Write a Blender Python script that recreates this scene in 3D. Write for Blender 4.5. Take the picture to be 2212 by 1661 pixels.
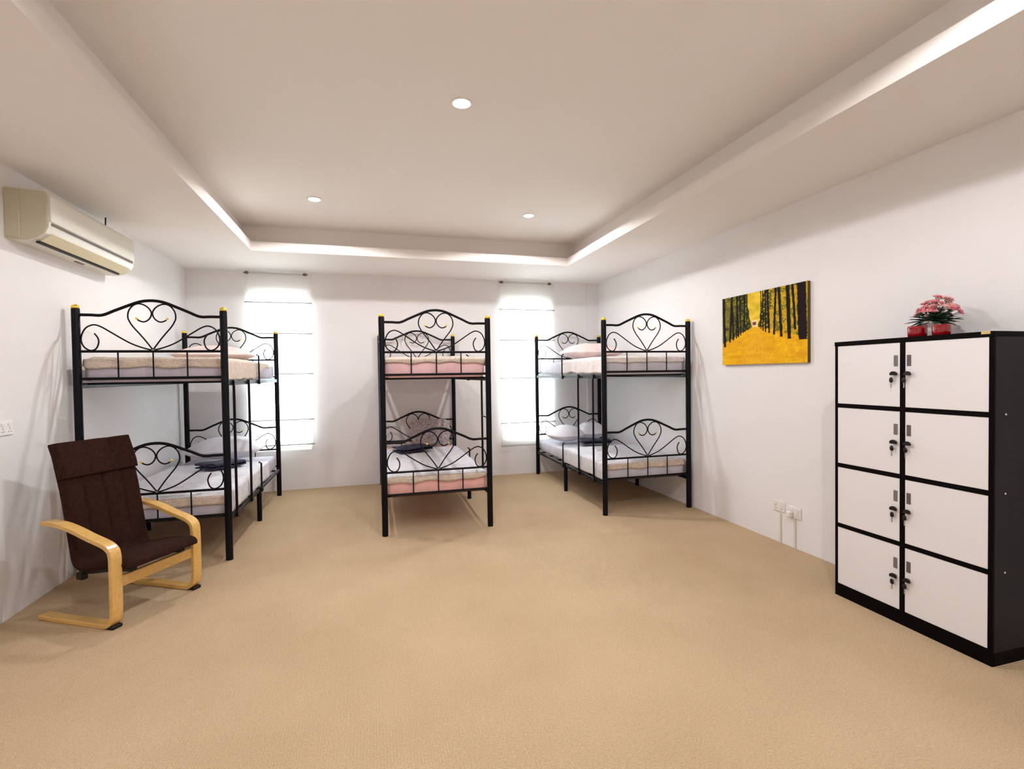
import bpy, math, random
from mathutils import Vector, Matrix, noise

for o in list(bpy.data.objects):
    bpy.data.objects.remove(o)
SC = bpy.context.scene
COL = SC.collection
PI = math.pi

# ------------------------------------------------------------------ camera
F_PX, YAW, PITCH, ROLL, EYE = 1072.2, 0.27466, -0.0211, 0.0140, 1.4135

def view_dir(u, v):
    r3, u3, d2 = (u - 1106) / F_PX, -(v - 830.5) / F_PX, 1.0
    cr, sr = math.cos(ROLL), math.sin(ROLL)
    r, u2 = r3 * cr + u3 * sr, -r3 * sr + u3 * cr
    cp, sp = math.cos(PITCH), math.sin(PITCH)
    d, up = d2 * cp - u2 * sp, d2 * sp + u2 * cp
    c, s = math.cos(YAW), math.sin(YAW)
    return Vector((r * c + d * s, -r * s + d * c, up))

fwd = view_dir(1106, 830.5)
rgt = view_dir(1106 + F_PX, 830.5) - fwd
upv = view_dir(1106, 830.5 - F_PX) - fwd
cam_d = bpy.data.cameras.new('camera')
cam = bpy.data.objects.new('camera', cam_d)
COL.objects.link(cam)
M = Matrix((rgt, upv, -fwd)).transposed().to_4x4()
M.translation = Vector((0, 0, EYE))
cam.matrix_world = M
cam_d.sensor_width = 36
cam_d.sensor_fit = 'HORIZONTAL'
cam_d.lens = F_PX / 2212 * 36
cam_d.clip_start = 0.02
SC.camera = cam

# ------------------------------------------------------------------ exposure, sky, lamps' light
SC.view_settings.view_transform = 'Standard'
SC.view_settings.look = 'None'
SC.view_settings.gamma = 1
SC.view_settings.exposure = 0.0
SC.view_settings.use_curve_mapping = False
SC.cycles.use_denoising = True
SC.cycles.max_bounces = 14
SC.cycles.diffuse_bounces = 8
SC.cycles.transparent_max_bounces = 24
SC.cycles.sample_clamp_indirect = 20.0

world = bpy.data.worlds.new('overcast_sky')
SC.world = world
world.use_nodes = True
wb = world.node_tree.nodes['Background']
wb.inputs[0].default_value = (0.90, 0.96, 1.0, 1)
wb.inputs[1].default_value = 25.0

LAMP_WATT = 9.5
LAMP_SIDE = 41.0
LAMP_COL = (0.985, 0.97, 1.0)
LAMPS = [(0.539, 2.92), (-0.469, 4.81), (1.555, 4.81), (-0.469, 1.03), (1.555, 1.03)]

# ------------------------------------------------------------------ room numbers
XL, XR, YB, YF = -2.11, 3.206, 6.72, -0.86
ZS, ZLIP, ZC = 2.7194, 2.8151, 3.0141
LX1, LX2, LY1, LY2 = -1.168, 2.318, 0.19, 5.655     # lip of the tray
CX1, CX2, CY1, CY2 = -1.283, 2.461, 0.04, 5.805     # back of the cove
WT = 0.16                                           # wall thickness
WINS = [(-1.442, -0.752, 0.50, 2.515), (1.755, 2.468, 0.50, 2.515)]
BLINDS = [(-1.465, -0.705, 0.555), (1.708, 2.520, 0.395)]

# ------------------------------------------------------------------ helpers
def vlerp(a, b, t): return a + (b - a) * t

class MB:
    """collects shapes and links them as ONE mesh object"""
    def __init__(s): s.v = []; s.f = []; s.sm = []
    def add(s, vs, fs, smooth=False):
        b = len(s.v)
        s.v += [tuple(p) for p in vs]
        s.f += [tuple(i + b for i in f) for f in fs]
        s.sm += [smooth] * len(fs)
        return s
    def box(s, a, b, bev=0.0):
        x0, y0, z0 = [min(a[i], b[i]) for i in range(3)]
        x1, y1, z1 = [max(a[i], b[i]) for i in range(3)]
        if bev <= 0:
            vs = [(x0,y0,z0),(x1,y0,z0),(x1,y1,z0),(x0,y1,z0),(x0,y0,z1),(x1,y0,z1),(x1,y1,z1),(x0,y1,z1)]
            fs = [(0,3,2,1),(4,5,6,7),(0,1,5,4),(1,2,6,5),(2,3,7,6),(3,0,4,7)]
            return s.add(vs, fs)
        c = [(x0+x1)/2, (y0+y1)/2, (z0+z1)/2]
        h = [(x1-x0)/2, (y1-y0)/2, (z1-z0)/2]
        bev = min(bev, min(h) * 0.9)
        # chamfered box: 24 vertices
        vs = []; idx = {}
        for ax in range(3):
            for sx in (-1, 1):
                for sy in (-1, 1):
                    for sz in (-1, 1):
                        sg = (sx, sy, sz)
                        p = [c[i] + sg[i] * (h[i] - (0 if i == ax else bev)) for i in range(3)]
                        idx[(ax,) + sg] = len(vs); vs.append(p)
        fs = []
        for ax in range(3):
            o1, o2 = [(1, 2), (2, 0), (0, 1)][ax]
            for sg in (-1, 1):
                q = []
                for a1, a2 in ((-1,-1),(1,-1),(1,1),(-1,1)):
                    k = [0,0,0]; k[ax] = sg; k[o1] = a1; k[o2] = a2
                    q.append(idx[(ax,)+tuple(k)])
                fs.append(tuple(q if sg > 0 else q[::-1]))
        for e in range(3):       # edges along axis e, between faces a and b
            a_, b_ = [(1, 2), (2, 0), (0, 1)][e]
            for sa in (-1, 1):
                for sb in (-1, 1):
                    q = []
                    for face, se in ((a_, -1), (a_, 1), (b_, 1), (b_, -1)):
                        k = [0,0,0]; k[e] = se; k[a_] = sa; k[b_] = sb
                        q.append(idx[(face,)+tuple(k)])
                    fs.append(tuple(q if sa * sb < 0 else q[::-1]))
        for sx in (-1, 1):
            for sy in (-1, 1):
                for sz in (-1, 1):
                    q = [idx[(i, sx, sy, sz)] for i in range(3)]
                    fs.append(tuple(q if sx*sy*sz > 0 else q[::-1]))
        return s.add(vs, fs)
    def tube(s, pts, r, n=10, caps=True, r2=None, closed=False):
        """round tube along pts; r may be a list"""
        P = [Vector(p) for p in pts]
        m = len(P); vs = []; fs = []
        rr = r if isinstance(r, (list, tuple)) else [r] * m
        T = []
        for i in range(m):
            if closed: t = P[(i+1) % m] - P[i-1]
            else: t = P[min(i+1, m-1)] - P[max(i-1, 0)]
            T.append(t.normalized())
        ref = Vector((0,0,1)) if abs(T[0].z) < 0.9 else Vector((1,0,0))
        nrm = (ref - T[0] * ref.dot(T[0])).normalized()
        for i in range(m):
            nrm = (nrm - T[i] * nrm.dot(T[i])).normalized()
            bn = T[i].cross(nrm)
            for k in range(n):
                a = 2 * PI * k / n
                vs.append(P[i] + (nrm * math.cos(a) + bn * math.sin(a)) * rr[i])
        for i in range(m if closed else m - 1):
            j = (i + 1) % m
            for k in range(n):
                fs.append((i*n+k, i*n+(k+1) % n, j*n+(k+1) % n, j*n+k))
        s.add(vs, fs, True)
        if caps and not closed:
            s.add(vs[:n], [tuple(range(n))[::-1]]); s.add(vs[-n:], [tuple(range(n))])
        return s
    def lathe(s, prof, c=(0,0,0), n=24, axis=2, smooth=True):
        """prof = [(radius, height)...] turned about an axis"""
        vs = []; fs = []
        for (r, h) in prof:
            for k in range(n):
                a = 2 * PI * k / n
                p = [0,0,0]
                p[(axis+1) % 3] = r * math.cos(a); p[(axis+2) % 3] = r * math.sin(a); p[axis] = h
                vs.append((p[0]+c[0], p[1]+c[1], p[2]+c[2]))
        for i in range(len(prof)-1):
            for k in range(n):
                fs.append((i*n+k, i*n+(k+1) % n, (i+1)*n+(k+1) % n, (i+1)*n+k))
        s.add(vs, fs, smooth)
        if prof[0][0] > 1e-5: s.add(vs[:n], [tuple(range(n))[::-1]])
        if prof[-1][0] > 1e-5: s.add(vs[-n:], [tuple(range(n))])
        return s
    def grid(s, nu, nv, fn, smooth=True, wrap_u=False):
        vs = [fn(i / (nu if wrap_u else nu - 1), j / (nv - 1)) for i in range(nu) for j in range(nv)]
        fs = []
        for i in range(nu if wrap_u else nu - 1):
            i2 = (i + 1) % nu
            for j in range(nv - 1):
                fs.append((i*nv+j, i2*nv+j, i2*nv+j+1, i*nv+j+1))
        return s.add(vs, fs, smooth)
    def strip(s, path, w0, w1, th):
        """flat board bent along a 2-D path [(a, z)]; spans w0..w1 across; returns section verts in (w, a, z)"""
        m = len(path); vs = []; fs = []
        for i in range(m):
            a0 = path[max(i-1, 0)]; a1 = path[min(i+1, m-1)]
            t = Vector((a1[0]-a0[0], a1[1]-a0[1])).normalized()
            nx, nz = -t.y, t.x
            for (w, q) in ((w0, -.5), (w1, -.5), (w1, .5), (w0, .5)):
                vs.append((w, path[i][0] + nx * th * q, path[i][1] + nz * th * q))
        for i in range(m-1):
            for k in range(4):
                fs.append((i*4+k, i*4+(k+1) % 4, (i+1)*4+(k+1) % 4, (i+1)*4+k))
        fs.append((3,2,1,0)); fs.append(tuple((m-1)*4+k for k in range(4)))
        return s.add(vs, fs)
    def build(s, name, mat, parent=None, bevel=0.0, solid=0.0, sub=0):
        me = bpy.data.meshes.new(name)
        me.from_pydata(s.v, [], s.f)
        me.polygons.foreach_set('use_smooth', s.sm)
        me.update()
        o = bpy.data.objects.new(name, me)
        COL.objects.link(o)
        if mat: me.materials.append(mat)
        if parent is not None: o.parent = parent
        if sub:
            md = o.modifiers.new('sub', 'SUBSURF'); md.levels = sub; md.render_levels = sub
        if solid:
            md = o.modifiers.new('sol', 'SOLIDIFY'); md.thickness = solid; md.offset = -1
        if bevel:
            md = o.modifiers.new('bev', 'BEVEL'); md.width = bevel; md.segments = 2; md.limit_method = 'ANGLE'
        return o

def spline(pts, n=6, closed=False):
    """Catmull-Rom through points of any dimension"""
    m = len(pts); out = []
    g = (lambda i: pts[i % m]) if closed else (lambda i: pts[max(0, min(m-1, i))])
    for i in range(m if closed else m - 1):
        p0, p1, p2, p3 = g(i-1), g(i), g(i+1), g(i+2)
        for k in range(n):
            t = k / n
            out.append(tuple(0.5*((2*b)+(-a+c)*t+(2*a-5*b+4*c-d)*t*t+(-a+3*b-3*c+d)*t**3) for a, b, c, d in zip(p0, p1, p2, p3)))
    if not closed: out.append(tuple(pts[-1]))
    return out

def tag(o, label, cat, group=None):
    o['label'] = label; o['category'] = cat
    if group: o['group'] = group
    return o
def thing(name, loc, label, cat, rot=0, group=None):
    o = bpy.data.objects.new(name, None); COL.objects.link(o)
    o.empty_display_size = 0.1
    o.location = loc; o.rotation_euler = (0, 0, rot)
    return tag(o, label, cat, group)
def struct(o): o['kind'] = 'structure'; return o

# ------------------------------------------------------------------ materials
def mat(name, col, rough=0.5, metal=0.0, spec=0.5, noise_s=0, noise_a=0.0, bump=0.0, bump_s=200, coat=0.0, stretch=None):
    m = bpy.data.materials.new(name); m.use_nodes = True
    nt = m.node_tree; b = nt.nodes['Principled BSDF']
    b.inputs['Base Color'].default_value = (*col, 1)
    b.inputs['Roughness'].default_value = rough
    b.inputs['Metallic'].default_value = metal
    b.inputs['Specular IOR Level'].default_value = spec
    b.inputs['Coat Weight'].default_value = coat
    tc = nt.nodes.new('ShaderNodeTexCoord'); src = tc.outputs['Object']
    if stretch:
        mp = nt.nodes.new('ShaderNodeMapping'); mp.inputs['Scale'].default_value = stretch
        nt.links.new(src, mp.inputs[0]); src = mp.outputs[0]
    if noise_a:
        n = nt.nodes.new('ShaderNodeTexNoise'); n.inputs['Scale'].default_value = noise_s
        n.inputs['Detail'].default_value = 5; nt.links.new(src, n.inputs['Vector'])
        r = nt.nodes.new('ShaderNodeValToRGB')
        r.color_ramp.elements[0].position = 0.3; r.color_ramp.elements[1].position = 0.7
        r.color_ramp.elements[0].color = (*[c * (1 - noise_a) for c in col], 1)
        r.color_ramp.elements[1].color = (*[min(1, c * (1 + noise_a)) for c in col], 1)
        nt.links.new(n.outputs['Fac'], r.inputs[0]); nt.links.new(r.outputs[0], b.inputs['Base Color'])
    if bump:
        n = nt.nodes.new('ShaderNodeTexNoise'); n.inputs['Scale'].default_value = bump_s
        nt.links.new(src, n.inputs['Vector'])
        bp = nt.nodes.new('ShaderNodeBump'); bp.inputs['Strength'].default_value = bump; bp.inputs['Distance'].default_value = 0.004
        nt.links.new(n.outputs['Fac'], bp.inputs['Height']); nt.links.new(bp.outputs[0], b.inputs['Normal'])
    return m

WALL = mat('wall_paint', (0.80, 0.785, 0.782), 0.75, spec=0.2, noise_s=3, noise_a=0.012, bump=0.05, bump_s=120)
CEIL = mat('ceiling_paint', (0.82, 0.785, 0.755), 0.85, spec=0.15)
BLACK = mat('black_enamel', (0.003, 0.003, 0.005), 0.42, spec=0.16)
BRASS = mat('gold_cap', (0.85, 0.62, 0.08), 0.3, metal=0.75)
BIRCH = mat('birch_veneer', (0.70, 0.43, 0.13), 0.38, noise_s=5, noise_a=0.12, stretch=(14, 1.2, 14), coat=0.2)
BROWN = mat('brown_fabric', (0.028, 0.010, 0.0065), 0.9, spec=0.12, noise_s=40, noise_a=0.25, bump=0.35, bump_s=320)
RUBBER = mat('dark_plastic', (0.010, 0.006, 0.005), 0.5, spec=0.3)
CABF = mat('cabinet_frame_black', (0.003, 0.0018, 0.002), 0.6, spec=0.06)
CABS = mat('cabinet_side_charcoal', (0.014, 0.012, 0.015), 0.5, spec=0.16, noise_s=6, noise_a=0.15, stretch=(1, 1, .2))
CABD = mat('cabinet_door_white', (0.74, 0.72, 0.725), 0.35)
STEEL = mat('brushed_steel', (0.42, 0.42, 0.42), 0.35, metal=0.8)
SLOT = mat('grey_slot', (0.16, 0.14, 0.14), 0.5)
ACW = mat('ac_plastic', (0.72, 0.70, 0.62), 0.4)
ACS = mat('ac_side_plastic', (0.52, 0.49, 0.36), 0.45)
ACF = mat('ac_flap_cream', (0.76, 0.70, 0.48), 0.4)
DARK = mat('dark_gap', (0.02, 0.016, 0.01), 0.7)
PLATE = mat('white_plastic', (0.80, 0.77, 0.74), 0.35)
TRUNK = mat('trunking_plastic', (0.72, 0.68, 0.60), 0.5)
REDG = mat('red_glass', (0.26, 0.001, 0.004), 0.12, spec=0.5, coat=0.6)
WHITEC = mat('white_ceramic', (0.78, 0.77, 0.75), 0.3)
WAX = mat('white_wax', (0.85, 0.80, 0.76), 0.5)
LEAF = mat('leaf_green', (0.020, 0.055, 0.018), 0.5, noise_s=30, noise_a=0.4)
PINK = mat('pink_petal', (0.80, 0.26, 0.30), 0.55, noise_s=25, noise_a=0.35)
PALEP = mat('pale_pink_petal', (0.88, 0.48, 0.44), 0.55, noise_s=25, noise_a=0.2)
SHEET_L = mat('lavender_sheet', (0.50, 0.46, 0.53), 0.8, noise_s=8, noise_a=0.08, bump=0.3, bump_s=60)
SHEET_S = mat('salmon_sheet', (0.76, 0.42, 0.38), 0.8, noise_s=8, noise_a=0.10, bump=0.3, bump_s=60)
SHEET_P = mat('pink_sheet', (0.76, 0.49, 0.51), 0.8, noise_s=8, noise_a=0.10, bump=0.3, bump_s=60)
SHEET_G = mat('grey_lilac_sheet', (0.55, 0.54, 0.60), 0.8, noise_s=8, noise_a=0.08, bump=0.3, bump_s=60)
BASEM = mat('mattress_ticking', (0.55, 0.50, 0.48), 0.8)
PILW = mat('white_pillowcase', (0.74, 0.74, 0.78), 0.8, noise_s=10, noise_a=0.05, bump=0.25, bump_s=40)
PILP = mat('blush_pillowcase', (0.78, 0.66, 0.63), 0.8, noise_s=10, noise_a=0.08, bump=0.25, bump_s=40)
PILG = mat('patterned_pillowcase', (0.40, 0.34, 0.34), 0.85, noise_s=45, noise_a=0.5, bump=0.25, bump_s=40)
NAVY = mat('navy_towel', (0.035, 0.036, 0.075), 0.9, noise_s=30, noise_a=0.4, bump=0.5, bump_s=250)

def quilt_mat(name, base, mark, scale=55, thr=0.55):
    """pale cloth with a fine sprigged print"""
    m = mat(name, base, 0.85, spec=0.2, bump=0.35, bump_s=45)
    nt = m.node_tree; b = nt.nodes['Principled BSDF']
    tc = nt.nodes.new('ShaderNodeTexCoord')
    v = nt.nodes.new('ShaderNodeTexVoronoi'); v.inputs['Scale'].default_value = scale
    v.feature = 'DISTANCE_TO_EDGE'
    n = nt.nodes.new('ShaderNodeTexNoise'); n.inputs['Scale'].default_value = scale * 0.35; n.inputs['Detail'].default_value = 4
    r = nt.nodes.new('ShaderNodeValToRGB'); r.color_ramp.elements[0].position = 0.0; r.color_ramp.elements[1].position = 0.12
    r2 = nt.nodes.new('ShaderNodeValToRGB'); r2.color_ramp.elements[0].position = thr - 0.1; r2.color_ramp.elements[1].position = thr + 0.1
    mx = nt.nodes.new('ShaderNodeMath'); mx.operation = 'MAXIMUM'
    mix = nt.nodes.new('ShaderNodeMix'); mix.data_type = 'RGBA'
    mix.inputs[6].default_value = (*mark, 1); mix.inputs[7].default_value = (*base, 1)
    nt.links.new(tc.outputs['Object'], v.inputs['Vector']); nt.links.new(tc.outputs['Object'], n.inputs['Vector'])
    nt.links.new(v.outputs['Distance'], r.inputs[0]); nt.links.new(n.outputs['Fac'], r2.inputs[0])
    nt.links.new(r.outputs[0], mx.inputs[0]); nt.links.new(r2.outputs[0], mx.inputs[1])
    nt.links.new(mx.outputs[0], mix.inputs[0]); nt.links.new(mix.outputs[2], b.inputs['Base Color'])
    return m
QW = quilt_mat('white_sprigged_quilt', (0.76, 0.75, 0.78), (0.50, 0.50, 0.55), 60, 0.5)
QC = quilt_mat('cream_sprigged_quilt', (0.66, 0.56, 0.47), (0.36, 0.27, 0.21), 75, 0.55)
QB = quilt_mat('blush_quilt', (0.76, 0.70, 0.68), (0.60, 0.50, 0.48), 40, 0.42)

def carpet_mat():
    m = bpy.data.materials.new('woven_tan_carpet'); m.use_nodes = True
    nt = m.node_tree; b = nt.nodes['Principled BSDF']
    b.inputs['Roughness'].default_value = 0.95; b.inputs['Specular IOR Level'].default_value = 0.1
    tc = nt.nodes.new('ShaderNodeTexCoord')
    def N(s, d=4):
        n = nt.nodes.new('ShaderNodeTexNoise'); n.inputs['Scale'].default_value = s; n.inputs['Detail'].default_value = d
        nt.links.new(tc.outputs['Object'], n.inputs['Vector']); return n
    n1, n2 = N(1.1, 3), N(120, 2)
    r = nt.nodes.new('ShaderNodeValToRGB')
    r.color_ramp.elements[0].position = 0.25; r.color_ramp.elements[1].position = 0.75
    r.color_ramp.elements[0].color = (0.475, 0.35, 0.212, 1); r.color_ramp.elements[1].color = (0.57, 0.43, 0.275, 1)
    nt.links.new(n1.outputs['Fac'], r.inputs[0])
    r2 = nt.nodes.new('ShaderNodeValToRGB')
    r2.color_ramp.elements[0].position = 0.3; r2.color_ramp.elements[1].position = 0.7
    r2.color_ramp.elements[0].color = (0.88, 0.87, 0.85, 1); r2.color_ramp.elements[1].color = (1.08, 1.08, 1.10, 1)
    nt.links.new(n2.outputs['Fac'], r2.inputs[0])
    # woven rows
    w1 = nt.nodes.new('ShaderNodeTexWave'); w1.inputs['Scale'].default_value = 26; w1.bands_direction = 'X'; w1.inputs['Distortion'].default_value = 1.5
    w2 = nt.nodes.new('ShaderNodeTexWave'); w2.inputs['Scale'].default_value = 26; w2.bands_direction = 'Y'; w2.inputs['Distortion'].default_value = 1.5
    for w in (w1, w2): nt.links.new(tc.outputs['Object'], w.inputs['Vector'])
    ad = nt.nodes.new('ShaderNodeMath'); ad.operation = 'ADD'
    nt.links.new(w1.outputs['Fac'], ad.inputs[0]); nt.links.new(w2.outputs['Fac'], ad.inputs[1])
    ad2 = nt.nodes.new('ShaderNodeMath'); ad2.operation = 'ADD'
    nt.links.new(ad.outputs[0], ad2.inputs[0]); nt.links.new(n2.outputs['Fac'], ad2.inputs[1])
    mx = nt.nodes.new('ShaderNodeMix'); mx.data_type = 'RGBA'; mx.blend_type = 'MULTIPLY'; mx.inputs[0].default_value = 1
    nt.links.new(r.outputs[0], mx.inputs[6]); nt.links.new(r2.outputs[0], mx.inputs[7])
    nt.links.new(mx.outputs[2], b.inputs['Base Color'])
    bp = nt.nodes.new('ShaderNodeBump'); bp.inputs['Strength'].default_value = 0.45; bp.inputs['Distance'].default_value = 0.004
    nt.links.new(ad2.outputs[0], bp.inputs['Height']); nt.links.new(bp.outputs[0], b.inputs['Normal'])
    return m
CARPET = carpet_mat()

def sheer_mat():
    m = bpy.data.materials.new('sheer_white_cloth'); m.use_nodes = True
    nt = m.node_tree; nt.nodes.remove(nt.nodes['Principled BSDF'])
    out = nt.nodes['Material Output']
    d = nt.nodes.new('ShaderNodeBsdfDiffuse'); d.inputs[0].default_value = (0.84, 0.82, 0.80, 1)
    t = nt.nodes.new('ShaderNodeBsdfTranslucent'); t.inputs[0].default_value = (0.9, 0.9, 0.9, 1)
    tr = nt.nodes.new('ShaderNodeBsdfTransparent'); tr.inputs[0].default_value = (1, 1, 1, 1)
    a = nt.nodes.new('ShaderNodeMixShader'); a.inputs[0].default_value = 0.35
    c = nt.nodes.new('ShaderNodeMixShader'); c.inputs[0].default_value = 0.30
    nt.links.new(d.outputs[0], a.inputs[1]); nt.links.new(t.outputs[0], a.inputs[2])
    nt.links.new(a.outputs[0], c.inputs[1]); nt.links.new(tr.outputs[0], c.inputs[2])
    nt.links.new(c.outputs[0], out.inputs[0])
    return m
SHEER = sheer_mat()

def glass_mat():
    m = bpy.data.materials.new('window_glass'); m.use_nodes = True
    nt = m.node_tree; nt.nodes.remove(nt.nodes['Principled BSDF'])
    g = nt.nodes.new('ShaderNodeBsdfGlossy'); g.inputs['Roughness'].default_value = 0.02
    tr = nt.nodes.new('ShaderNodeBsdfTransparent'); tr.inputs[0].default_value = (0.95, 0.98, 0.97, 1)
    fr = nt.nodes.new('ShaderNodeFresnel'); fr.inputs[0].default_value = 1.45
    mx = nt.nodes.new('ShaderNodeMixShader')
    nt.links.new(fr.outputs[0], mx.inputs[0]); nt.links.new(tr.outputs[0], mx.inputs[1]); nt.links.new(g.outputs[0], mx.inputs[2])
    nt.links.new(mx.outputs[0], nt.nodes['Material Output'].inputs[0])
    return m
GLASS = glass_mat()

def glow_mat(strength):
    m = bpy.data.materials.new('lamp_lens'); m.use_nodes = True
    b = m.node_tree.nodes['Principled BSDF']
    b.inputs['Emission Color'].default_value = (1, 0.98, 0.97, 1); b.inputs['Emission Strength'].default_value = strength
    return m
LENS = glow_mat(40)

# ------------------------------------------------------------------ room shell
o = MB().box((XL - WT, YF - WT, -0.12), (XR + WT, YB + WT, 0)).build('floor', CARPET); struct(o)
struct(MB().box((XL - WT, YF, 0), (XL, YB, 3.2)).build('wall_left', WALL))
struct(MB().box((XR, YF, 0), (XR + WT, YB, 3.2)).build('wall_right', WALL))
struct(MB().box((XL - WT, YF - WT, 0), (XR + WT, YF, 3.2)).build('wall_front', WALL))
b = MB()
xs = [XL - WT, WINS[0][0], WINS[0][1], WINS[1][0], WINS[1][1], XR + WT]
for i in range(0, 5, 2): b.box((xs[i], YB, 0), (xs[i+1], YB + WT, 3.2))
for w in WINS:
    b.box((w[0], YB, 0), (w[1], YB + WT, w[2])); b.box((w[0], YB, w[3]), (w[1], YB + WT, 3.2))
struct(b.build('wall_back', WALL))

def ring(b, x0, x1, y0, y1, X0, X1, Y0, Y1, z0, z1):
    """flat frame between an inner and an outer rectangle"""
    b.box((X0, Y0, z0), (x0, Y1, z1)); b.box((x1, Y0, z0), (X1, Y1, z1))
    b.box((x0, Y0, z0), (x1, y0, z1)); b.box((x0, y1, z0), (x1, Y1, z1))
b = MB()
ring(b, LX1, LX2, LY1, LY2, XL, XR, YF, YB, ZS, ZLIP)
ring(b, CX1, CX2, CY1, CY2, XL, XR, YF, YB, ZLIP, ZC)
b.box((XL, YF, ZC), (XR, YB, ZC + 0.15))
struct(b.build('ceiling', CEIL))
struct(MB().box((3.035, YB - 0.035, 0), (XR, YB, ZS)).build('trim_1', WALL))

# ------------------------------------------------------------------ windows
for i, (x0, x1, z0, z1) in enumerate(WINS):
    g = MB().box((x0, YB + 0.10, z0), (x1, YB + 0.106, z1)).build('window_%d' % (i + 1), GLASS); struct(g)
    f = MB()
    y0, y1 = YB + 0.075, YB + 0.13
    f.box((x0, y0, z1 - 0.115), (x1, y1, z1)); f.box((x0, y0, z0), (x1, y1, z0 + 0.05))
    f.box((x0, y0, z0 + .05), (x0 + 0.03, y1, z1 - .115)); f.box((x1 - 0.03, y0, z0 + .05), (x1, y1, z1 - .115))
    f.build('window_frame', PLATE, g)

def blind(x0, x1, zb, battens, label):
    yb = YB - 0.055
    t = thing('roman_blind', ((x0+x1)/2, yb, zb), label, 'blind')
    cx = (x0+x1)/2; W2 = (x1-x0)/2; H = ZS - 0.03 - zb
    b = MB()
    zs = sorted([z - zb for z in battens] + [0, H])
    def fn(u, v):
        z = v * H
        sag = 0
        for k in range(len(zs)-1):
            if zs[k] <= z <= zs[k+1] and zs[k+1] > zs[k]:
                q = (z - zs[k]) / (zs[k+1]-zs[k]); sag = math.sin(q*PI)
        return ((u*2-1) * W2, -0.010 * sag + 0.004*math.sin(u*9 + z*3), z)
    b.grid(25, 81, fn)
    b.build('blind_cloth', SHEER, t)
    for z in battens:
        MB().box((-W2, -0.014, z - zb - .007), (W2, -0.005, z - zb + .007), 0.002).build('batten', BATTEN, t)
    zr = H - 0.008
    MB().tube([(-W2 * 0.93, -0.018, zr), (W2 * 0.82, -0.018, zr)], 0.007, 10).build('curtain_rod', ROD, t)
    for sx in (-W2 * 0.93, W2 * 0.82):
        e = 1 if sx > 0 else -1
        b = MB().lathe([(0.006, 0), (0.014, 0.006), (0.020, 0.018), (0.018, 0.03), (0.009, 0.05), (0.002, 0.062)], n=14)
        vs = [((p[2] - .03) * e + sx, p[0] - 0.018, p[1] + zr) for p in b.v]
        b.v = vs
        b.build('finial', FINIAL, t)
    return t
BATTEN = mat('blind_batten_cloth', (0.42, 0.42, 0.42), 0.8)
ROD = mat('rod_pale_metal', (0.55, 0.53, 0.46), 0.4)
FINIAL = mat('finial_dark_wood', (0.13, 0.10, 0.07), 0.5)
blind(*BLINDS[0], [0.575, 0.885, 1.455, 1.95, 2.33], 'white sheer roman blind over the window behind the left bunk bed')
blind(*BLINDS[1], [0.415, 0.73, 1.355, 1.885, 2.31], 'white sheer roman blind over the window between the centre and right bunk beds')

# ------------------------------------------------------------------ recessed ceiling lamps
LAMP_LABELS = ['recessed round ceiling lamp nearest the camera, alone in the middle of the tray',
               'recessed round ceiling lamp at the left of the far pair',
               'recessed round ceiling lamp at the right of the far pair',
               'recessed round ceiling lamp behind the camera on the left',
               'recessed round ceiling lamp behind the camera on the right']
for i, (x, y) in enumerate(LAMPS):
    t = thing('recessed_ceiling_lamp', (x, y, ZC), LAMP_LABELS[i], 'ceiling lamp', group='recessed ceiling lamps of the tray')
    MB().lathe([(0.062, 0), (0.062, -0.004), (0.057, -0.008), (0.050, -0.006), (0.048, 0)], n=32).build('lamp_trim', PLATE, t)
    MB().lathe([(0.0001, -0.004), (0.047, -0.003), (0.047, 0)], n=32).build('lamp_lens', LENS, t)
    ld = bpy.data.lights.new('lamp_light', 'AREA')
    ld.shape = 'DISK'; ld.size = 0.08; ld.spread = math.radians(158); ld.energy = LAMP_WATT; ld.color = LAMP_COL
    lo = bpy.data.objects.new('lamp_light', ld); COL.objects.link(lo)
    lo.location = (0, 0, -0.012); lo.parent = t
    ls = bpy.data.lights.new('lamp_side_light', 'SPOT')
    ls.energy = LAMP_SIDE; ls.color = LAMP_COL; ls.spot_size = math.radians(163); ls.spot_blend = 0.10; ls.shadow_soft_size = 0.028
    lo = bpy.data.objects.new('lamp_side_light', ls); COL.objects.link(lo)
    lo.location = (0, 0, -0.035); lo.parent = t

# ------------------------------------------------------------------ bunk beds
BW, BL, BH = 0.95, 2.15, 1.932
ARC, END, CBZ, LOWZ = 1.997, 1.884, 1.620, 1.421
DZ = ARC - 0.932                                    # drop from the upper bunk to the lower
KX, KZ = 0.000546, 0.000554

HEART = [(4,894),(90,768),(150,688),(225,592),(265,522),(283,460),(270,380),(225,315),(165,285),(100,295),(40,338),(7,400),(20,465),(60,510),(105,525),(155,508),(186,478)]
SWIRL = [(20,900),(110,875),(240,822),(360,750),(490,662),(600,592),(680,572),(760,612),(808,700),(816,790),(780,870),(710,908),(650,880),(622,800),(633,738),(668,685)]

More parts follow.
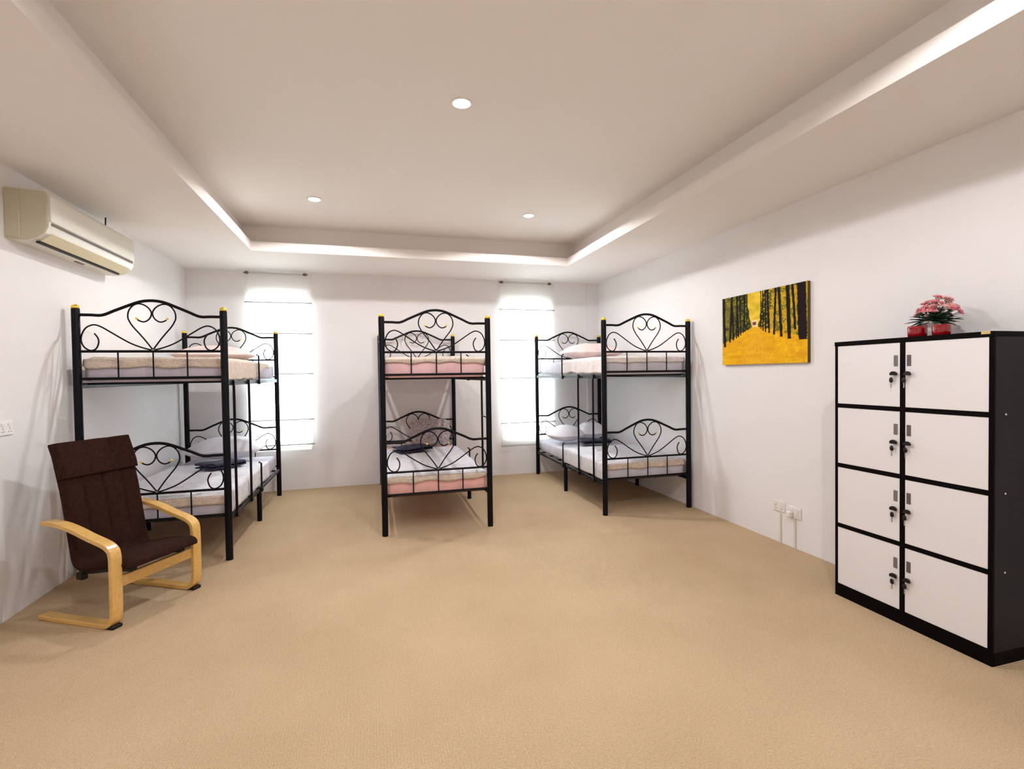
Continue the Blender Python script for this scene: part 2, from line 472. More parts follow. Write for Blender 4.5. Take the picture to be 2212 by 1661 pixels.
def end_frame(parent, y, dz, label=None):
    """one arched end board: the frame, its scrolls and its three spindles"""
    rr = 0.011
    xa, xb = 0.0, BW
    prof = [(0,0),(.09,0),(.17,0),(.25,.30),(.33,.60),(.39,.82),(.44,.95),(.5,1.0)]
    prof = prof + [(1-a, h) for a, h in prof[::-1][1:]]
    pts = spline([(xa + a*(xb-xa), y, END - dz + h*(ARC-END)) for a, h in prof], 4)
    b = MB().tube(pts, rr, 10)
    b.tube([(0.02, y, CBZ-dz), (BW-0.02, y, CBZ-dz)], 0.0095, 10)
    b.tube([(0.02, y, LOWZ-dz), (BW-0.02, y, LOWZ-dz)], 0.0105, 10)
    fr = b.build('end_frame', BLACK, parent)
    def P(q, s): return (BW/2 + s*q[0]*KX, y, CBZ - dz + (920-q[1])*KZ)
    for s in (1, -1):
        h = MB().tube(spline([P(q, s) for q in HEART], 4), 0.0055, 8); h.build('heart_scroll', BLACK, fr)
        h = MB().tube(spline([P(q, s) for q in SWIRL], 4), 0.0055, 8); h.build('side_scroll', BLACK, fr)
        g = MB()
        a, c = Vector(P(HEART[-2], s)), Vector(P(HEART[-1], s))
        g.tube([vlerp(a, c, .4), c + (c-a)*.15], 0.0068, 8)
        g.build('scroll_tip', BRASS, fr)
    for k in (.265, .5, .735):
        MB().tube([(BW*k, y, LOWZ-dz), (BW*k, y, CBZ-dz)], 0.0055, 8).build('spindle', BLACK, fr)
    return fr

def make_bunk(name, loc, rot, label, side, lad, brace=None):
    """side: x of the open side (0 or BW); lad: two y places of the upright bars"""
    t = thing(name, loc, label, 'bunk bed', rot, None)
    for x in (0, BW):
        for y in (0, BL):
            p = MB().lathe([(0.026, 0), (0.026, BH-0.012), (0.024, BH)], (x, y, 0), 20).build('post', BLACK, t)
            MB().lathe([(0.024, BH-.002), (0.0265, BH+.004), (0.026, BH+.012), (0.018, BH+.022), (0.0005, BH+.028)], (x, y, 0), 20).build('post_cap', BRASS, p)
        MB().lathe([(0.022, 0), (0.022, .335)], (x, BL/2, 0), 16).build('middle_leg', BLACK, t)
    for dz in (0, DZ):
        for y in (0, BL): end_frame(t, y, dz)
        z = 1.373 - dz
        for x in (0, BW):
            b = MB().box((x-.011, 0, z-.018), (x+.011, BL, z+.018), .003)
            b.build('side_rail', BLACK, t)
        b = MB()
        for k in range(7):
            y = 0.12 + k*(BL-.24)/6
            b.box((0, y-.012, z+.004), (BW, y+.012, z+.018))
        b.build('slats', BLACK, t)
        s = 1 if side > 0 else -1
        gx = side + s*0.017
        gb = MB().tube([(gx, BL/2+.04, z-.02), (gx, BL/2+.04, z+.255), (gx - s*.022, BL/2+.04, z+.268)], 0.0085, 8)
        gb.box((gx-.014, BL/2+.015, z-.026), (gx+.014, BL/2+.065, z+.012), .003)
        gb.build('guard_bar', BLACK, t)
    lx = side + (1 if side > 0 else -1)*0.014
    for ly in lad:
        b = MB().tube([(lx, ly, .295), (lx, ly, 1.39)], 0.0105, 8)
        b.box((lx-.013, ly-.03, 1.355), (lx+.013, ly+.03, 1.397), .003); b.box((lx-.013, ly-.02, .285), (lx+.013, ly+.02, .325), .003)
        b.build('ladder_bar', BLACK, t)
    if brace:
        MB().tube([(lx, lad[0], brace), (lx, lad[1], brace)], 0.007, 8).build('ladder_rung', BLACK, t)
    return t

BEDS = {
 'left': dict(loc=(-2.044, 4.297, 0), rot=-0.001, side=BW, lad=(.19, .70)),
 'centre': dict(loc=(0.087, 4.498, 0), rot=-0.0074, side=BW, lad=(.07, .37), brace=1.0),
 'right': dict(loc=(2.2045, 4.47, 0), rot=-0.012, side=0, lad=(.235, .63)),
}
BLAB = {'left': 'black metal double bunk with heart scrollwork standing against the left wall behind the armchair',
        'centre': 'black metal double bunk with heart scrollwork and pink-sheeted mattresses in the middle',
        'right': 'black metal double bunk with heart scrollwork standing against the right wall left of the painting'}
for k, d in BEDS.items():
    make_bunk('bunk_bed', d['loc'], d['rot'], BLAB[k], d['side'], d['lad'], d.get('brace'))

def bedobj(o, k):
    o.location = BEDS[k]['loc']; o.rotation_euler = (0, 0, BEDS[k]['rot']); return o

def mattress(k, dz, m, label, seed):
    z0, z1 = 1.393 - dz, 1.552 - dz
    x0, x1, y0, y1 = .029, BW-.029, .036, BL-.036
    r = .035
    b = MB()
    # rounded slab: rings from underside to top
    prof = []
    for i in range(5):
        a = -PI/2 + i*PI/8; prof.append((r - r*math.cos(a), z0 + r + r*math.sin(a)))
    for i in range(5):
        a = i*PI/8; prof.append((r - r*math.cos(a), z1 - r + r*math.sin(a)))
    NS = 160
    def per(u):
        X, Y = x1-x0, y1-y0; L = 2*(X+Y); s = u*L
        if s < X: return x0+s, y0
        s -= X
        if s < Y: return x1, y0+s
        s -= Y
        if s < X: return x1-s, y1
        return x0, y1-(s-X)
    cx, cy = (x0+x1)/2, (y0+y1)/2
    full = [(0.5, z0)] + prof + [(0.5, z1)]
    def fn(u, v):
        i = int(round(v*(len(full)-1))); ins, z = full[i]
        px, py = per(u)
        if ins >= .5: return (cx + (px-cx)*.02, cy+(py-cy)*.02, z)
        px = min(max(px, x0+ins), x1-ins); py = min(max(py, y0+ins), y1-ins)
        w = 0.002*noise.noise(Vector((px*7, py*7, z*9+seed)))
        return (px + w*(1 if px > cx else -1), py + abs(w)*(1 if py < cy else -1), z + (w*.8 if 3 < i < 9 else 0))
    b.grid(NS, len(full), fn, wrap_u=True)
    return tag(bedobj(b.build('mattress', m), k), label, 'mattress')

def quilt(k, dz, m, label, seed, taper=0, front=.06, open_drop=.15, wall_drop=.05, ylen=1.5, tuck=0.0, wave=.02, border=None):
    """cloth laid on the mattress: hangs over the foot edge and both long edges"""
    top = 1.562 - dz
    side = BEDS[k]['side']
    x0, x1, y0 = .018, BW-.018, .026
    if side > 0: dl, dr = wall_drop, open_drop
    else: dl, dr = open_drop, wall_drop
    W = x1-x0
    def fn(u, v):
        tot = dl + W + dr; s = u*tot
        totv = front + ylen; q = v*totv
        # position across
        nz = noise.noise(Vector((s*2.2+seed, q*2.2, seed*1.7)))
        nf = noise.noise(Vector((s*7+seed, q*6, seed)))
        puff = max(.002, .018 + .016*nz + .007*nf)
        yy = v*(front+ylen) - front
        flat = max(0, min(1, (yy-1.0)/.15)); puff = puff*(1-flat) + .003*flat
        hang = 0
        if s < dl: x, hz = x0, dl - s; ed = -1
        elif s > dl+W: x, hz = x1, s-dl-W; ed = 1
        else: x, hz = x0 + s - dl, 0; ed = 0
        e = min(x-x0, x1-x) if ed == 0 else 0
        if q < front: y, hy = y0, front - q
        else: y, hy = y0 + q - front, 0
        ey = (y-y0) if hy == 0 else 0
        rnd = min(1, e/.05)*min(1, ey/.05) if (ed == 0 and hy == 0) else 0
        z = top + puff*rnd
        if hz > 0:
            k_ = hz/max(dl if ed < 0 else dr, .01)
            wv = 1 + .22*noise.noise(Vector((y*4, seed, 0)))
            if taper: wv *= 1 - .72*max(0, min(1, (y-1.05)/.45))
            z = top - min(hz*wv, .160)
            x += ed*(.001 + .017*k_*(noise.noise(Vector((y*11+seed, 1.3, hz*3)))*.5+.5))
        if hy > 0:
            wv = 1 + wave/.06*noise.noise(Vector((x*6+seed, seed*2, 3.1)))
            z = min(z, top - hy*wv) if hz == 0 else z - 0
            y -= 0.0015
            if hz > 0: y += .02
        if hz > 0: y = max(y, .042)
        return (x, y, z)
    b = MB().grid(70, 120, fn)
    o = b.build('quilt', m, solid=.007)
    o.modifiers['sol'].offset = 0
    if border:
        o.data.materials.append(border)
        nfv = (front + .004) / (front + ylen) * 119
        for i, p in enumerate(o.data.polygons):
            if (i % 119) < nfv: p.material_index = 1
    return tag(bedobj(o, k), label, 'quilt')

def pillow(k, dz, cx, cy, w, l, h, rz, m, label, seed, lift=0.0, tilt=0):
    def fn(u, v):
        a = u*2*PI; p = (v-.5)*PI
        ca, sa = math.cos(a), math.sin(a)
        sx = math.copysign(abs(ca)**.45, ca); sy = math.copysign(abs(sa)**.45, sa)
        cp = abs(math.cos(p))**.55; sp = math.sin(p)
        x, y = sx*cp*w/2, sy*cp*l/2
        f = (1-min(1, abs(2*x/w))**3)*(1-min(1, abs(2*y/l))**3)
        z = math.copysign(abs(sp)**.9, sp)*h/2*(.25+.75*f)
        n = noise.noise(Vector((x*6+seed, y*6, z*4)))*.014*(.4+f)
        return (x + n, y+n, z*(1 if z > 0 else .7) + n)
    b = MB().grid(48, 25, fn, wrap_u=True)
    o = b.build('pillow', m)
    zb = min(p[2] for p in b.v)
    loc = Vector(BEDS[k]['loc']) + Vector((cx, cy, 1.576 - dz - zb + lift))
    o.location = loc; o.rotation_euler = (tilt, 0, rz)
    return tag(o, label, 'pillow')

def towel(k, dz, cx, cy, w, l, rz, label, seed, lift=.012):
    """folded towel: three layers with rounded folds"""
    b = MB()
    n = 3; th = .016
    path = []
    for i in range(n):
        z = i*th*1.15 + th/2
        xs_ = (-w/2, w/2) if i % 2 == 0 else (w/2, -w/2)
        for j in range(7):
            path.append((vlerp(xs_[0], xs_[1], j/6), z))
    def fn(u, v):
        i = min(int(u*(len(path)-1)+.5), len(path)-1)
        a, z = path[i]; y = (v-.5)*l
        zz = noise.noise(Vector((a*5+seed, y*5, 0)))*.012
        return (a + .006*noise.noise(Vector((y*9, z*20, seed))), y + .01*noise.noise(Vector((a*6, z*30, seed))), z + zz + .004)
    b.grid(len(path), 24, fn)
    o = b.build('towel', NAVY, solid=.011)
    o.location = Vector(BEDS[k]['loc']) + Vector((cx, cy, 1.578 - dz + lift)); o.rotation_euler = (0, 0, rz)
    return tag(o, label, 'towel')

mattress('left', 0, SHEET_L, 'mattress in a lavender sheet on the upper left bunk', 1)
mattress('left', DZ, SHEET_L, 'mattress in a lavender sheet on the lower left bunk behind the armchair', 2)
mattress('centre', 0, SHEET_P, 'mattress in a pale pink sheet on the upper centre bunk', 3)
mattress('centre', DZ, SHEET_S, 'mattress in a salmon pink sheet on the lower centre bunk', 4)
mattress('right', 0, SHEET_G, 'mattress in a grey lilac sheet on the upper right bunk', 5)
mattress('right', DZ, SHEET_G, 'mattress in a grey lilac sheet on the lower right bunk', 6)
quilt('left', 0, QC, 'cream sprigged quilt hanging over the edge of the upper left bunk', 11, taper=1, front=.062, open_drop=.17, ylen=1.72, wave=.012)
quilt('left', DZ, QW, 'white sprigged quilt on the lower left bunk behind the armchair', 12, front=.065, open_drop=.16, ylen=1.6, wave=.01, border=QC)
quilt('centre', 0, QC, 'cream sprigged quilt on the pink mattress of the upper centre bunk', 13, front=.036, open_drop=.06, ylen=1.7, wave=.045)
quilt('centre', DZ, QW, 'white sprigged quilt on the pink mattress of the lower centre bunk', 14, front=.045, open_drop=.04, ylen=1.8, wave=.035, border=QC)
quilt('right', 0, QB, 'blush cream quilt on the upper right bunk', 15, front=.045, open_drop=.15, ylen=1.15, wave=.016)
quilt('right', DZ, QW, 'white sprigged quilt on the lower right bunk', 16, front=.055, open_drop=.16, ylen=1.15, wave=.02, border=QC)
pillow('left', 0, .46, 1.60, .74, .56, .20, .05, PILP, 'blush pillow on the upper left bunk in front of its far scrolled end', 21)
pillow('right', 0, .47, 1.30, .74, .56, .24, .1, PILP, 'blush pillow on the upper right bunk in front of its far scrolled end', 22)
pillow('left', DZ, .46, 1.86, .76, .40, .28, .03, PILW, 'white pillow on the lower left bunk under the window', 23)
pillow('centre', DZ, .62, 1.92, .50, .36, .15, -.12, PILG, 'grey patterned pillow leaning at the far end of the lower centre bunk', 24, lift=.12, tilt=.95)
pillow('right', DZ, .25, 1.66, .44, .40, .24, .2, PILW, 'white pillow at the open side of the lower right bunk', 25)
pillow('right', DZ, .69, 1.84, .40, .40, .27, -.1, PILW, 'white pillow against the wall side of the lower right bunk', 26)
towel('left', DZ, .56, 1.30, .36, .26, .9, 'folded navy towel lying across the white quilt of the lower left bunk', 1)
towel('centre', DZ, .36, 1.50, .40, .26, .35, 'folded navy towel in front of the patterned pillow on the lower centre bunk', 2)
towel('right', DZ, .50, 1.28, .34, .24, -.2, 'folded navy towel beside the white pillows of the lower right bunk', 3)

# ------------------------------------------------------------------ armchair
def make_armchair():
    ang = math.radians(60.3)
    t = thing('armchair', (-1.435, 3.28, 0), 'bentwood armchair with a dark brown high-back cushion beside the left wall', 'armchair', ang)
    # local frame: x along the front from the left leg to the right leg, -y forwards (towards the room)
    def S(b): b.v = [(w, -a, z) for (w, a, z) in b.v]; return b
    loop = [(-.56,.018),(-.45,.014),(-.30,.014),(-.10,.014),(-.045,.018),(-.012,.045),(-.002,.09),(0,.16),(0,.26),(0,.36),(-.002,.41),(-.014,.445),(-.05,.47),(-.10,.487),(-.18,.510),(-.27,.540),(-.36,.563),(-.45,.575),(-.52,.572)]
    loop = spline(loop, 4)
    for w in (-.005, .525):
        b = S(MB().strip(loop, w, w + .062, .026)); b.build('side_frame', BIRCH, t, bevel=.004)
        MB().box((w+.001, -.006, 0), (w+.061, .055, .02), .004).build('foot_cap', RUBBER, t)
    for f in t.children:
        if f.name.startswith('side_frame'): f.location.z = .0
    b = MB().box((.057, .004, .222), (.525, .024, .285)); b.build('front_crossbar', BIRCH, t, bevel=.003)
    # carrying rails under the cushion
    rail = spline([(.0,.300),(-.12,.292),(-.25,.270),(-.33,.262),(-.385,.295),(-.41,.37),(-.44,.55),(-.49,.80),(-.545,1.02)], 5)
    for w in (.11, .43):
        S(MB().strip(rail, w, w + .042, .018)).build('carrying_rail', RUBBER, t)
    # cushion: seat and back as one folded pad, puffy between the seams
    c = spline([(.045,.335),(.03,.352),(-.10,.340),(-.22,.318),(-.30,.305),(-.352,.33),(-.372,.40),(-.395,.52),(-.430,.71),(-.472,.88),(-.505,1.00)], 8)
    def pad(path, w0, w1, th, nseam, rows=0, nm='cushion', hem=.35):
        m = len(path); nw = 81
        b = MB()
        def P(i, j, sgn):
            a0 = path[max(i-1,0)]; a1 = path[min(i+1,m-1)]
            tt = Vector((a1[0]-a0[0], a1[1]-a0[1])).normalized()
            u = j/(nw-1); s = i/(m-1)
            ed = min(1, min(u, 1-u)/.05)**.5 * min(1, min(s, 1-s)/.03 + .25)**.5
            kz = max(0, min(1, (path[i][1]-.37)/.08))
            ch = 1 - kz*(1-abs(math.sin(u*nseam*PI))**.28) if nseam else 1
            wr = noise.noise(Vector((s*60, u*nseam*1.1 if nseam else u*3, 0)))*.005*max(.3, kz)
            h = th*(.5*ed*(.55+.45*ch)) + (wr*ed if sgn > 0 else 0)
            q = sgn*h
            return (w0 + (w1-w0)*u, path[i][0] + tt.y*q*1.0, path[i][1] - tt.x*q*1.0)
        def fn_(sgn): return lambda U, V: P(int(round(U*(m-1))), int(round(V*(nw-1))), sgn)
        b.grid(m, nw, fn_(1)); b.grid(m, nw, fn_(-1))
        k = m*nw
        # close the rim
        for i in range(m-1):
            b.f += [(i*nw, (i+1)*nw, k+(i+1)*nw, k+i*nw), (i*nw+nw-1, k+i*nw+nw-1, k+(i+1)*nw+nw-1, (i+1)*nw+nw-1)]; b.sm += [True]*2
        for j in range(nw-1):
            b.f += [(j, k+j, k+j+1, j+1), ((m-1)*nw+j, (m-1)*nw+j+1, k+(m-1)*nw+j+1, k+(m-1)*nw+j)]; b.sm += [True]*2
        return S(b)
    pad(c[::-1], .050, .520, .058, 4).build('cushion', BROWN, t)
    hp = spline([(-.512,1.030),(-.494,.985),(-.470,.925),(-.450,.870),(-.440,.822)], 8)
    pad(hp, .045, .525, .072, 3).build('headrest', BROWN, t)
    for w in (.09, .44):
        b = MB().box((w, .345, .215), (w+.04, .395, .26), .006); b.build('bracket', RUBBER, t)
    return t
make_armchair()

# ------------------------------------------------------------------ locker cabinet
CX, CYN, CYF, CH = 2.786, 1.615, 2.438, 1.583
def make_cabinet():
    t = thing('locker_cabinet', (CX, CYN, 0), 'tall black framed locker cabinet with eight white doors against the right wall', 'cabinet')
    D, Wd = XR - .006 - CX, CYF - CYN
    MB().box((.012, .0, .0), (D, .018, CH-.026), 0).build('side_panel', CABS, t)
    MB().box((.012, Wd-.018, .0), (D, Wd, CH-.026), 0).build('side_panel', CABS, t)
    MB().box((-.004, -.002, CH-.026), (D, Wd+.002, CH), .002).build('top_panel', CABF, t)
    MB().box((D-.012, .018, .0), (D, Wd-.018, CH-.026)).build('back_panel', CABS, t)
    zs = [.078, .445, .820, 1.190, CH-.026]
    ym = .414
    b = MB()
    b.box((0, 0, 0), (.012, .019, CH-.026)); b.box((0, Wd-.017, 0), (.012, Wd, CH-.026))
    b.box((0, ym-.0135, .078), (.30, ym+.0135, CH-.026))
    for z in zs[1:4]:
        b.box((0, .019, z-.012), (.30, ym-.0135, z+.012)); b.box((0, ym+.0135, z-.012), (.30, Wd-.017, z+.012))
    b.build('front_frame', CABF, t)
    MB().box((0, .019, 0), (.014, Wd-.017, .078)).build('plinth', CABF, t)
    MB().box((.012, -.001, 0), (D, .0, .062)).build('plinth', CABF, t)
    rnd = random.Random(4)
    for r in range(4):
        za, zb = zs[r] + (.012 if r else 0), zs[r+1] - (.012 if r < 3 else 0)
        for s in (0, 1):
            ya, yb_ = (.020, ym-.0145) if s == 0 else (ym+.0145, Wd-.018)
            d = MB().box((.001, ya, za+.001), (.017, yb_, zb-.001), .001).build('door', CABD, t)
            yh = ym + (.036 if s else -.034)
            zh = zb - .100
            h = MB().box((-.0015, yh-.011, zh-.030), (.001, yh+.011, zh+.030), .001); h.build('handle_slot', SLOT if s else SLOT2, d)
            zl = zb - .172
            MB().lathe([(.010, 0), (.010, .006), (.008, .007)], (0, 0, 0), 16, axis=0).build('lock', STEEL, d).location = (-.006, yh, zl)
            kd = MB()
            # key standing in the lock: rounded bow across the slot
            kp = []
            for q in range(13):
                a = PI*q/12
                kp.append((math.cos(a)*.019 + (.002 if s else -.002), math.sin(a)*.016))
            base = [(-.019, -.006), (.019, -.006)]
            out = kp[::1] + base
            n = len(out)
            vs = [(-.020, yh+p[0], zl+p[1]-.002) for p in out] + [(-.013, yh+p[0], zl+p[1]-.002) for p in out]
            fs = [tuple(range(n)), tuple(range(2*n-1, n-1, -1))] + [(i, i+n, (i+1) % n+n, (i+1) % n) for i in range(n)]
            kd.add(vs, fs)
            kd.tube([(-.014, yh, zl), (-.004, yh, zl)], .004, 8)
            key = kd.build('key', RUBBER, d)
            # spare key hanging from the ring
            yk = yh + .010 + rnd.uniform(-.004, .006); zk = zl - .034
            sp = MB()
            sp.lathe([(.0005, -.015), (.009, -.012), (.0115, 0), (.008, .012), (.0005, .016)], (0, 0, 0), 12)
            sp.v = [(-.016 + p[0]*.35, yk + p[1], zk + p[2]) for p in sp.v]
            sp.build('hanging_key', RUBBER, d)
            MB().box((-.0175, yk-.0022, zk-.042), (-.0145, yk+.0022, zk-.013)).build('key_blade', STEEL, d)
    for z in (1.191, .816, .440):
        MB().lathe([(.0045, -.002), (.0045, 0)], (.082, 0, z), 10, axis=1).build('screw', PLATE, t)
    MB().box((-.0055, .012, CH-.013), (-.003, .048, CH+.001)).build('corner_strip', GOLD, t)  # small flat gold-coloured piece at the top front corner
    return t
SLOT2 = mat('dark_slot', (0.11, 0.085, 0.085), 0.5)
GOLD = mat('gold_strip', (0.62, 0.45, 0.16), 0.4)
make_cabinet()

# red cups and pot plant on the cabinet
def cup(x, y, r, h, label):
    t = thing('candle_cup', (x, y, CH), label, 'candle cup', group=None)
    MB().lathe([(r*.80, 0), (r*.92, .004), (r, h*.3), (r, h*.9), (r*.97, h), (r*.90, h), (r*.88, h*.8), (.0005, h*.78)], n=28).build('glass_cup', REDG, t)
    MB().lathe([(r*.87, h*.79), (r*.85, h*.93), (r*.3, h*.95), (.0005, h*.95)], n=20).build('wax', WAX, t)
    return t
cup(2.90, 2.033, .044, .062, 'red glossy candle cup on the cabinet, left of the two')
cup(2.90, 1.912, .040, .060, 'red glossy candle cup on the cabinet, right of the two under the flowers')

def leaf(b, base, direction, length, width, droop=.25, n=6):
    d = Vector(direction).normalized()
    s = d.cross(Vector((0, 0, 1)));  s = s.normalized() if s.length > 1e-4 else Vector((1, 0, 0))
    vs = []; fs = []
    for i in range(n+1):
        q = i/n
        c = Vector(base) + d*length*q - Vector((0, 0, 1))*droop*length*q*q
        w = width*math.sin(PI*min(1, q*.92+.06))**.8*.5
        vs += [c - s*w, c + Vector((0, 0, -w*.25)), c + s*w]
    for i in range(n):
        for k in (0, 1): fs.append((i*3+k, i*3+k+1, i*3+k+4, i*3+k+3))
    b.add(vs, fs, True)

def make_plant():
    rnd = random.Random(11)
    t = thing('potted_pink_flowers', (3.035, 2.062, CH), 'white pot of pink artificial flowers with dark leaves on the cabinet top', 'potted plant')
    MB().lathe([(.026, 0), (.030, .004), (.036, .05), (.040, .085), (.041, .095), (.037, .095), (.034, .07), (.0005, .068)], n=28).build('pot', WHITEC, t)
    b = MB()
    for i in range(46):
        a = rnd.uniform(0, 2*PI); el = rnd.uniform(-.15, .5)
        L = rnd.uniform(.07, .125)
        leaf(b, (.012*math.cos(a), .012*math.sin(a) - .022, rnd.uniform(.085, .105)), (math.cos(a)*(.62), math.sin(a), el), L, rnd.uniform(.025, .042), .22)
    leaf(b, (-.01, .01, .085), (-.45, .75, -.25), .085, .022, .5); leaf(b, (-.01, .0, .085), (-.6, .5, -.15), .08, .02, .6)
    b.build('leaves', LEAF, t, solid=.001)
    st = MB(); heads = []
    for i in range(96):
        a = rnd.uniform(0, 2*PI); rr = math.sqrt(rnd.random())
        x, y = math.cos(a)*rr*.068, math.sin(a)*rr*.105
        y -= .040; rr = abs(rr)
        z = .125 + (1-rr*rr)*.095 + rnd.uniform(-.012, .012)
        heads.append((x, y, z))
        st.tube([(x*.15, y*.15, .08), (x*.6, y*.6, .08+(z-.08)*.6), (x, y, z)], .0012, 5)
    st.build('stems', LEAF, t)
    for part, mt, sel in (('blossom', PINK, 0), ('pale_blossom', PALEP, 1)):
        for i, (x, y, z) in enumerate(heads):
            if (i % 5 in (0, 3)) != bool(sel): continue
            b = MB()
            n = 6; R = rnd.uniform(.016, .022)
            ax = Vector((x*5, y*5, .7)).normalized()
            u = ax.orthogonal().normalized(); w = ax.cross(u)
            for lay in range(2):
                for k in range(n):
                    an = 2*PI*(k + .5*lay)/n + rnd.uniform(-.15, .15)
                    dr = u*math.cos(an) + w*math.sin(an)
                    sd = ax.cross(dr)
                    rl = R*(1 - .3*lay); up = .35 + .5*lay
                    c0 = Vector((x, y, z))
                    p1 = c0 + dr*rl*.55 + ax*rl*up*.6
                    p2 = c0 + dr*rl + ax*rl*up
                    vs = [c0, p1 - sd*rl*.42, p2 - sd*rl*.2, p2 + sd*rl*.2, p1 + sd*rl*.42]
                    b.add(vs, [(0, 1, 2, 3, 4)], True)
            b.build('flower', mt, t, solid=.0008)
make_plant()
# ------------------------------------------------------------------ painting
def make_painting():
    t = thing('canvas_painting', (XR, 3.485, 1.47), 'canvas picture of a yellow autumn avenue of trees on the right wall', 'picture')
    W, H, TH = .945, .617, .028
    MB().box((-TH, -W/2, 0), (-.001, W/2, H)).build('canvas_box', CANV_SIDE, t)
    # picture: u 0..1 from left (far, +y) to right (near, -y), v up
    nu, nv = 210, 138
    rnd = random.Random(8)
    cols = {}
    def mixc(a, b, k): return tuple(a[i]+(b[i]-a[i])*k for i in range(3))
    YEL = (.86, .47, .010); YEL2 = (.72, .34, .012); YEL3 = (.90, .60, .02)
    DG = (.030, .045, .012); DB = (.018, .010, .012); OL = (.22, .19, .020)
    trunks = []
    for (ub, w, vb) in ((.035, .018, .27), (.105, .014, .33), (.155, .013, .36), (.195, .010, .38), (.225, .010, .40), (.255, .008, .42), (.285, .007, .45), (.31, .006, .47), (.33, .005, .49),
                        (.505, .006, .48), (.53, .007, .45), (.56, .008, .43), (.60, .010, .41), (.655, .012, .38), (.735, .015, .35), (.82, .020, .31), (.88, .012, .42), (.955, .045, .29)):
        trunks.append((ub, w, vb, rnd.uniform(-.05, .05)))
    def color(u, v):
        n1 = noise.noise(Vector((u*14, v*14, 0))); n2 = noise.noise(Vector((u*45, v*45, 3)))
        n3 = noise.noise(Vector((u*6, v*22, 7)))
        vpx, vpv = .43, .53
        edge_v = vpv - abs(u-vpx)*(.50 if u < vpx else .38) + .015*n2      # where ground meets the trees
        if v < edge_v:
            c = mixc(YEL, YEL2, max(0, min(1, .5+n3*.9)))
            c = mixc(c, YEL3, max(0, n1)*.9)
            if abs(u-vpx) < .05 + (vpv-v)*.28: c = mixc(c, (.80, .40, .03), .35)
            return mixc(c, (.45, .20, .01), max(0, n2-.1)*.8)
        gap = abs(u - vpx) - .015*n1
        if gap < .045 + (v-vpv)*.13:
            c = mixc((.62, .42, .02), (.85, .60, .06), max(0, min(1, .5+n1)))
            if v < vpv + .09 and gap < .035: c = mixc(c, (.95, .72, .45), .8)
            if abs(u-.425) < .02 and abs(v-.565) < .022: c = (.18, .05, .06)
            return c
        dense = 1 - min(1, (gap-.05)/.35)
        c = mixc(OL, DG, max(0, min(1, dense*.9+.25+n1*.9)))
        if n2 > .12 and u > .5: c = mixc(c, (.70, .48, .02), min(1, (n2-.12)*4))
        elif n2 > .2: c = mixc(c, (.36, .34, .05), min(1, (n2-.2)*3))
        if u > .60 and n1 > -.1: c = mixc(c, (.72, .44, .02), .65)
        for (ub, w, vb, ln) in trunks:
            if v > vb and abs(u - ub - ln*(v-vb) - .006*n1) < w*(1+.2*n2): return mixc(DB, DG, max(0, min(1, .4+n2*2)))
        return c
    def color2(u, v):
        for (ub, w, vb, ln) in trunks:
            if v > vb and abs(u - ub - ln*(v-vb)) < w*.9: return DB
        return color(u, v)
    me = bpy.data.meshes.new('picture_surface')
    vs = []; fs = []
    for j in range(nv):
        for i in range(nu): vs.append((-TH-.0008, W/2 - W*i/(nu-1), H*j/(nv-1)))
    for j in range(nv-1):
        for i in range(nu-1): fs.append((j*nu+i, j*nu+i+1, (j+1)*nu+i+1, (j+1)*nu+i))
    me.from_pydata(vs, [], fs)
    ca = me.color_attributes.new('paint', 'FLOAT_COLOR', 'POINT')
    dat = []
    for j in range(nv):
        for i in range(nu): dat += [*color2(i/(nu-1), j/(nv-1)), 1.0]
    ca.data.foreach_set('color', dat)
    o = bpy.data.objects.new('picture_surface', me); COL.objects.link(o); o.parent = t
    m = mat('painted_canvas', (1, 1, 1), .7, spec=0.08); nt = m.node_tree
    a = nt.nodes.new('ShaderNodeVertexColor'); a.layer_name = 'paint'
    nt.links.new(a.outputs[0], nt.nodes['Principled BSDF'].inputs['Base Color'])
    me.materials.append(m)
CANV_SIDE = mat('canvas_edge_dark', (0.10, 0.06, 0.01), 0.7)
make_painting()

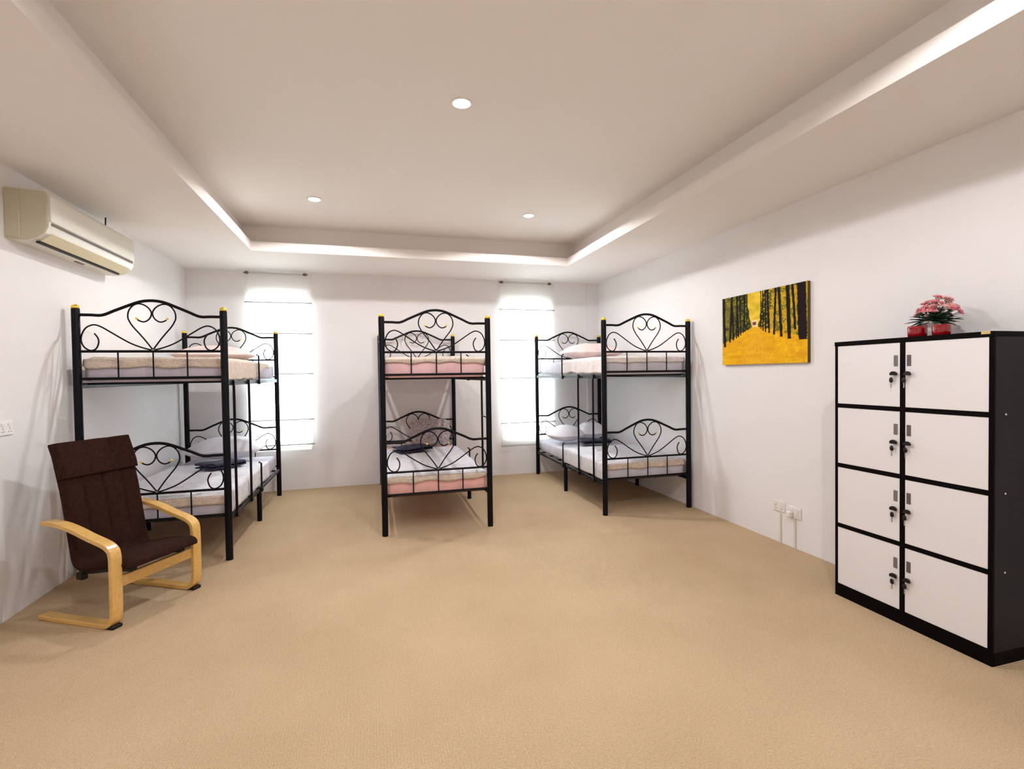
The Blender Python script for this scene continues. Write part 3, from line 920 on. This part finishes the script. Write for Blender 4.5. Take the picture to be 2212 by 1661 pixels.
# ------------------------------------------------------------------ air conditioner
def make_ac():
    y0, y1, zt, zb, dp = 3.725, 4.865, 2.585, 2.275, .215
    t = thing('air_conditioner', (XL, y0, zb), 'white wall-mounted split air conditioner high on the left wall', 'air conditioner')
    L = y1-y0; Hh = zt-zb
    sec = [(0, 0), (.10, -.004), (.150, .012), (.195, .045), (.213, .085), (dp, .12), (dp, Hh-.03), (.200, Hh-.008), (.17, Hh), (0, Hh)]
    def ext(sec, ya, yb_):
        n = len(sec); vs = [(x, ya, z) for x, z in sec] + [(x, yb_, z) for x, z in sec]
        fs = [tuple(range(n)), tuple(range(2*n-1, n-1, -1))] + [(i, i+n, (i+1) % n+n, (i+1) % n) for i in range(n)]
        return MB().add(vs, fs)
    ext(sec, .004, L-.004).build('body', ACW, t)
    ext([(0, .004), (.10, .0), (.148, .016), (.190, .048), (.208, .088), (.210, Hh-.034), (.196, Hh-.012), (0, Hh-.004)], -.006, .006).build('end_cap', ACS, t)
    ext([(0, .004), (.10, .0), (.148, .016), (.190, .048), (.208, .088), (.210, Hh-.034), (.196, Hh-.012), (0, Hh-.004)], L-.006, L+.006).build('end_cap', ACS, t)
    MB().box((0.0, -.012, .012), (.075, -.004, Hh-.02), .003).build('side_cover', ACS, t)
    MB().box((dp-.002, .03, .098), (dp+.003, L-.03, .112)).build('front_groove', GROOVE, t)
    MB().box((dp-.001, .01, .116), (dp+.008, L-.01, Hh-.035), .004).build('front_panel', ACW, t)
    # outlet flap on the sloping lower front and the dark slit behind it
    b = MB(); vs = []
    for (x, z) in ((.205, .052), (.148, .008), (.152, .002), (.210, .047)):
        vs += [(x, .05, z), (x, L-.05, z)]
    b.add(vs, [(0,1,3,2), (2,3,5,4), (4,5,7,6), (6,7,1,0), (0,2,4,6), (1,7,5,3)])
    b.build('outlet_flap', ACF, t)
    b = MB().box((.122, .05, -.007), (.142, L-.08, .004)); b.build('air_slit', DARK, t)
    MB().box((.055, L*.52, -.008), (.075, L*.52+.10, -.002)).build('drain_mark', SLOT, t)
    MB().tube([(.19, L*.655, Hh-.012), (.192, L*.655, Hh+.055)], .005, 8).build('hook', RUBBER, t)
    return t
GROOVE = mat('ac_groove_grey', (0.13, 0.11, 0.10), 0.6)
make_ac()

# ------------------------------------------------------------------ sockets and trunking
def socket(loc, side, label, name='power_socket', wide=.118, high=.088, plug=False):
    t = thing(name, loc, label, 'socket')
    s = side   # +1: on the left wall (faces +x), -1: on the right wall
    MB().box((0, -wide/2, -high/2), (s*.010, wide/2, high/2), .003).build('face_plate', PLATE, t)
    for q in (-.25, .25):
        MB().box((s*.010, wide*q-.012, .008), (s*.014, wide*q+.012, .028), .001).build('rocker_switch', WHITEC, t)
        b = MB()
        for dy, dz in ((0, -.004), (-.009, -.022), (.009, -.022)):
            b.box((s*.0095, wide*q+dy-.002, dz-.005), (s*.0108, wide*q+dy+.002, dz+.003))
        b.build('socket_holes', SLOT, t)
    if plug:
        MB().box((s*.0145, wide*.25-.022, -.038), (s*.050, wide*.25+.020, .006), .005).build('plug', PLATE, t)
    return t
socket((XR, 3.315, .300), -1, 'white power socket near the floor on the right wall, the far one of the pair')
socket((XR, 3.155, .285), -1, 'white power socket near the floor on the right wall, the near one with a plug', plug=True)
socket((XL, 3.655, 1.135), 1, 'white power socket on the left wall at the picture edge, above the armchair arm')
for (y, lab) in ((3.300, 'thin pale cable trunking from the far low socket down to the floor'), (3.155, 'thin pale cable trunking from the near low socket down to the floor')):
    o = MB().box((XR-.012, y-.007, .001), (XR-.0005, y+.007, .241), .002).build('cable_trunking', TRUNK)
    tag(o, lab, 'cable cover')
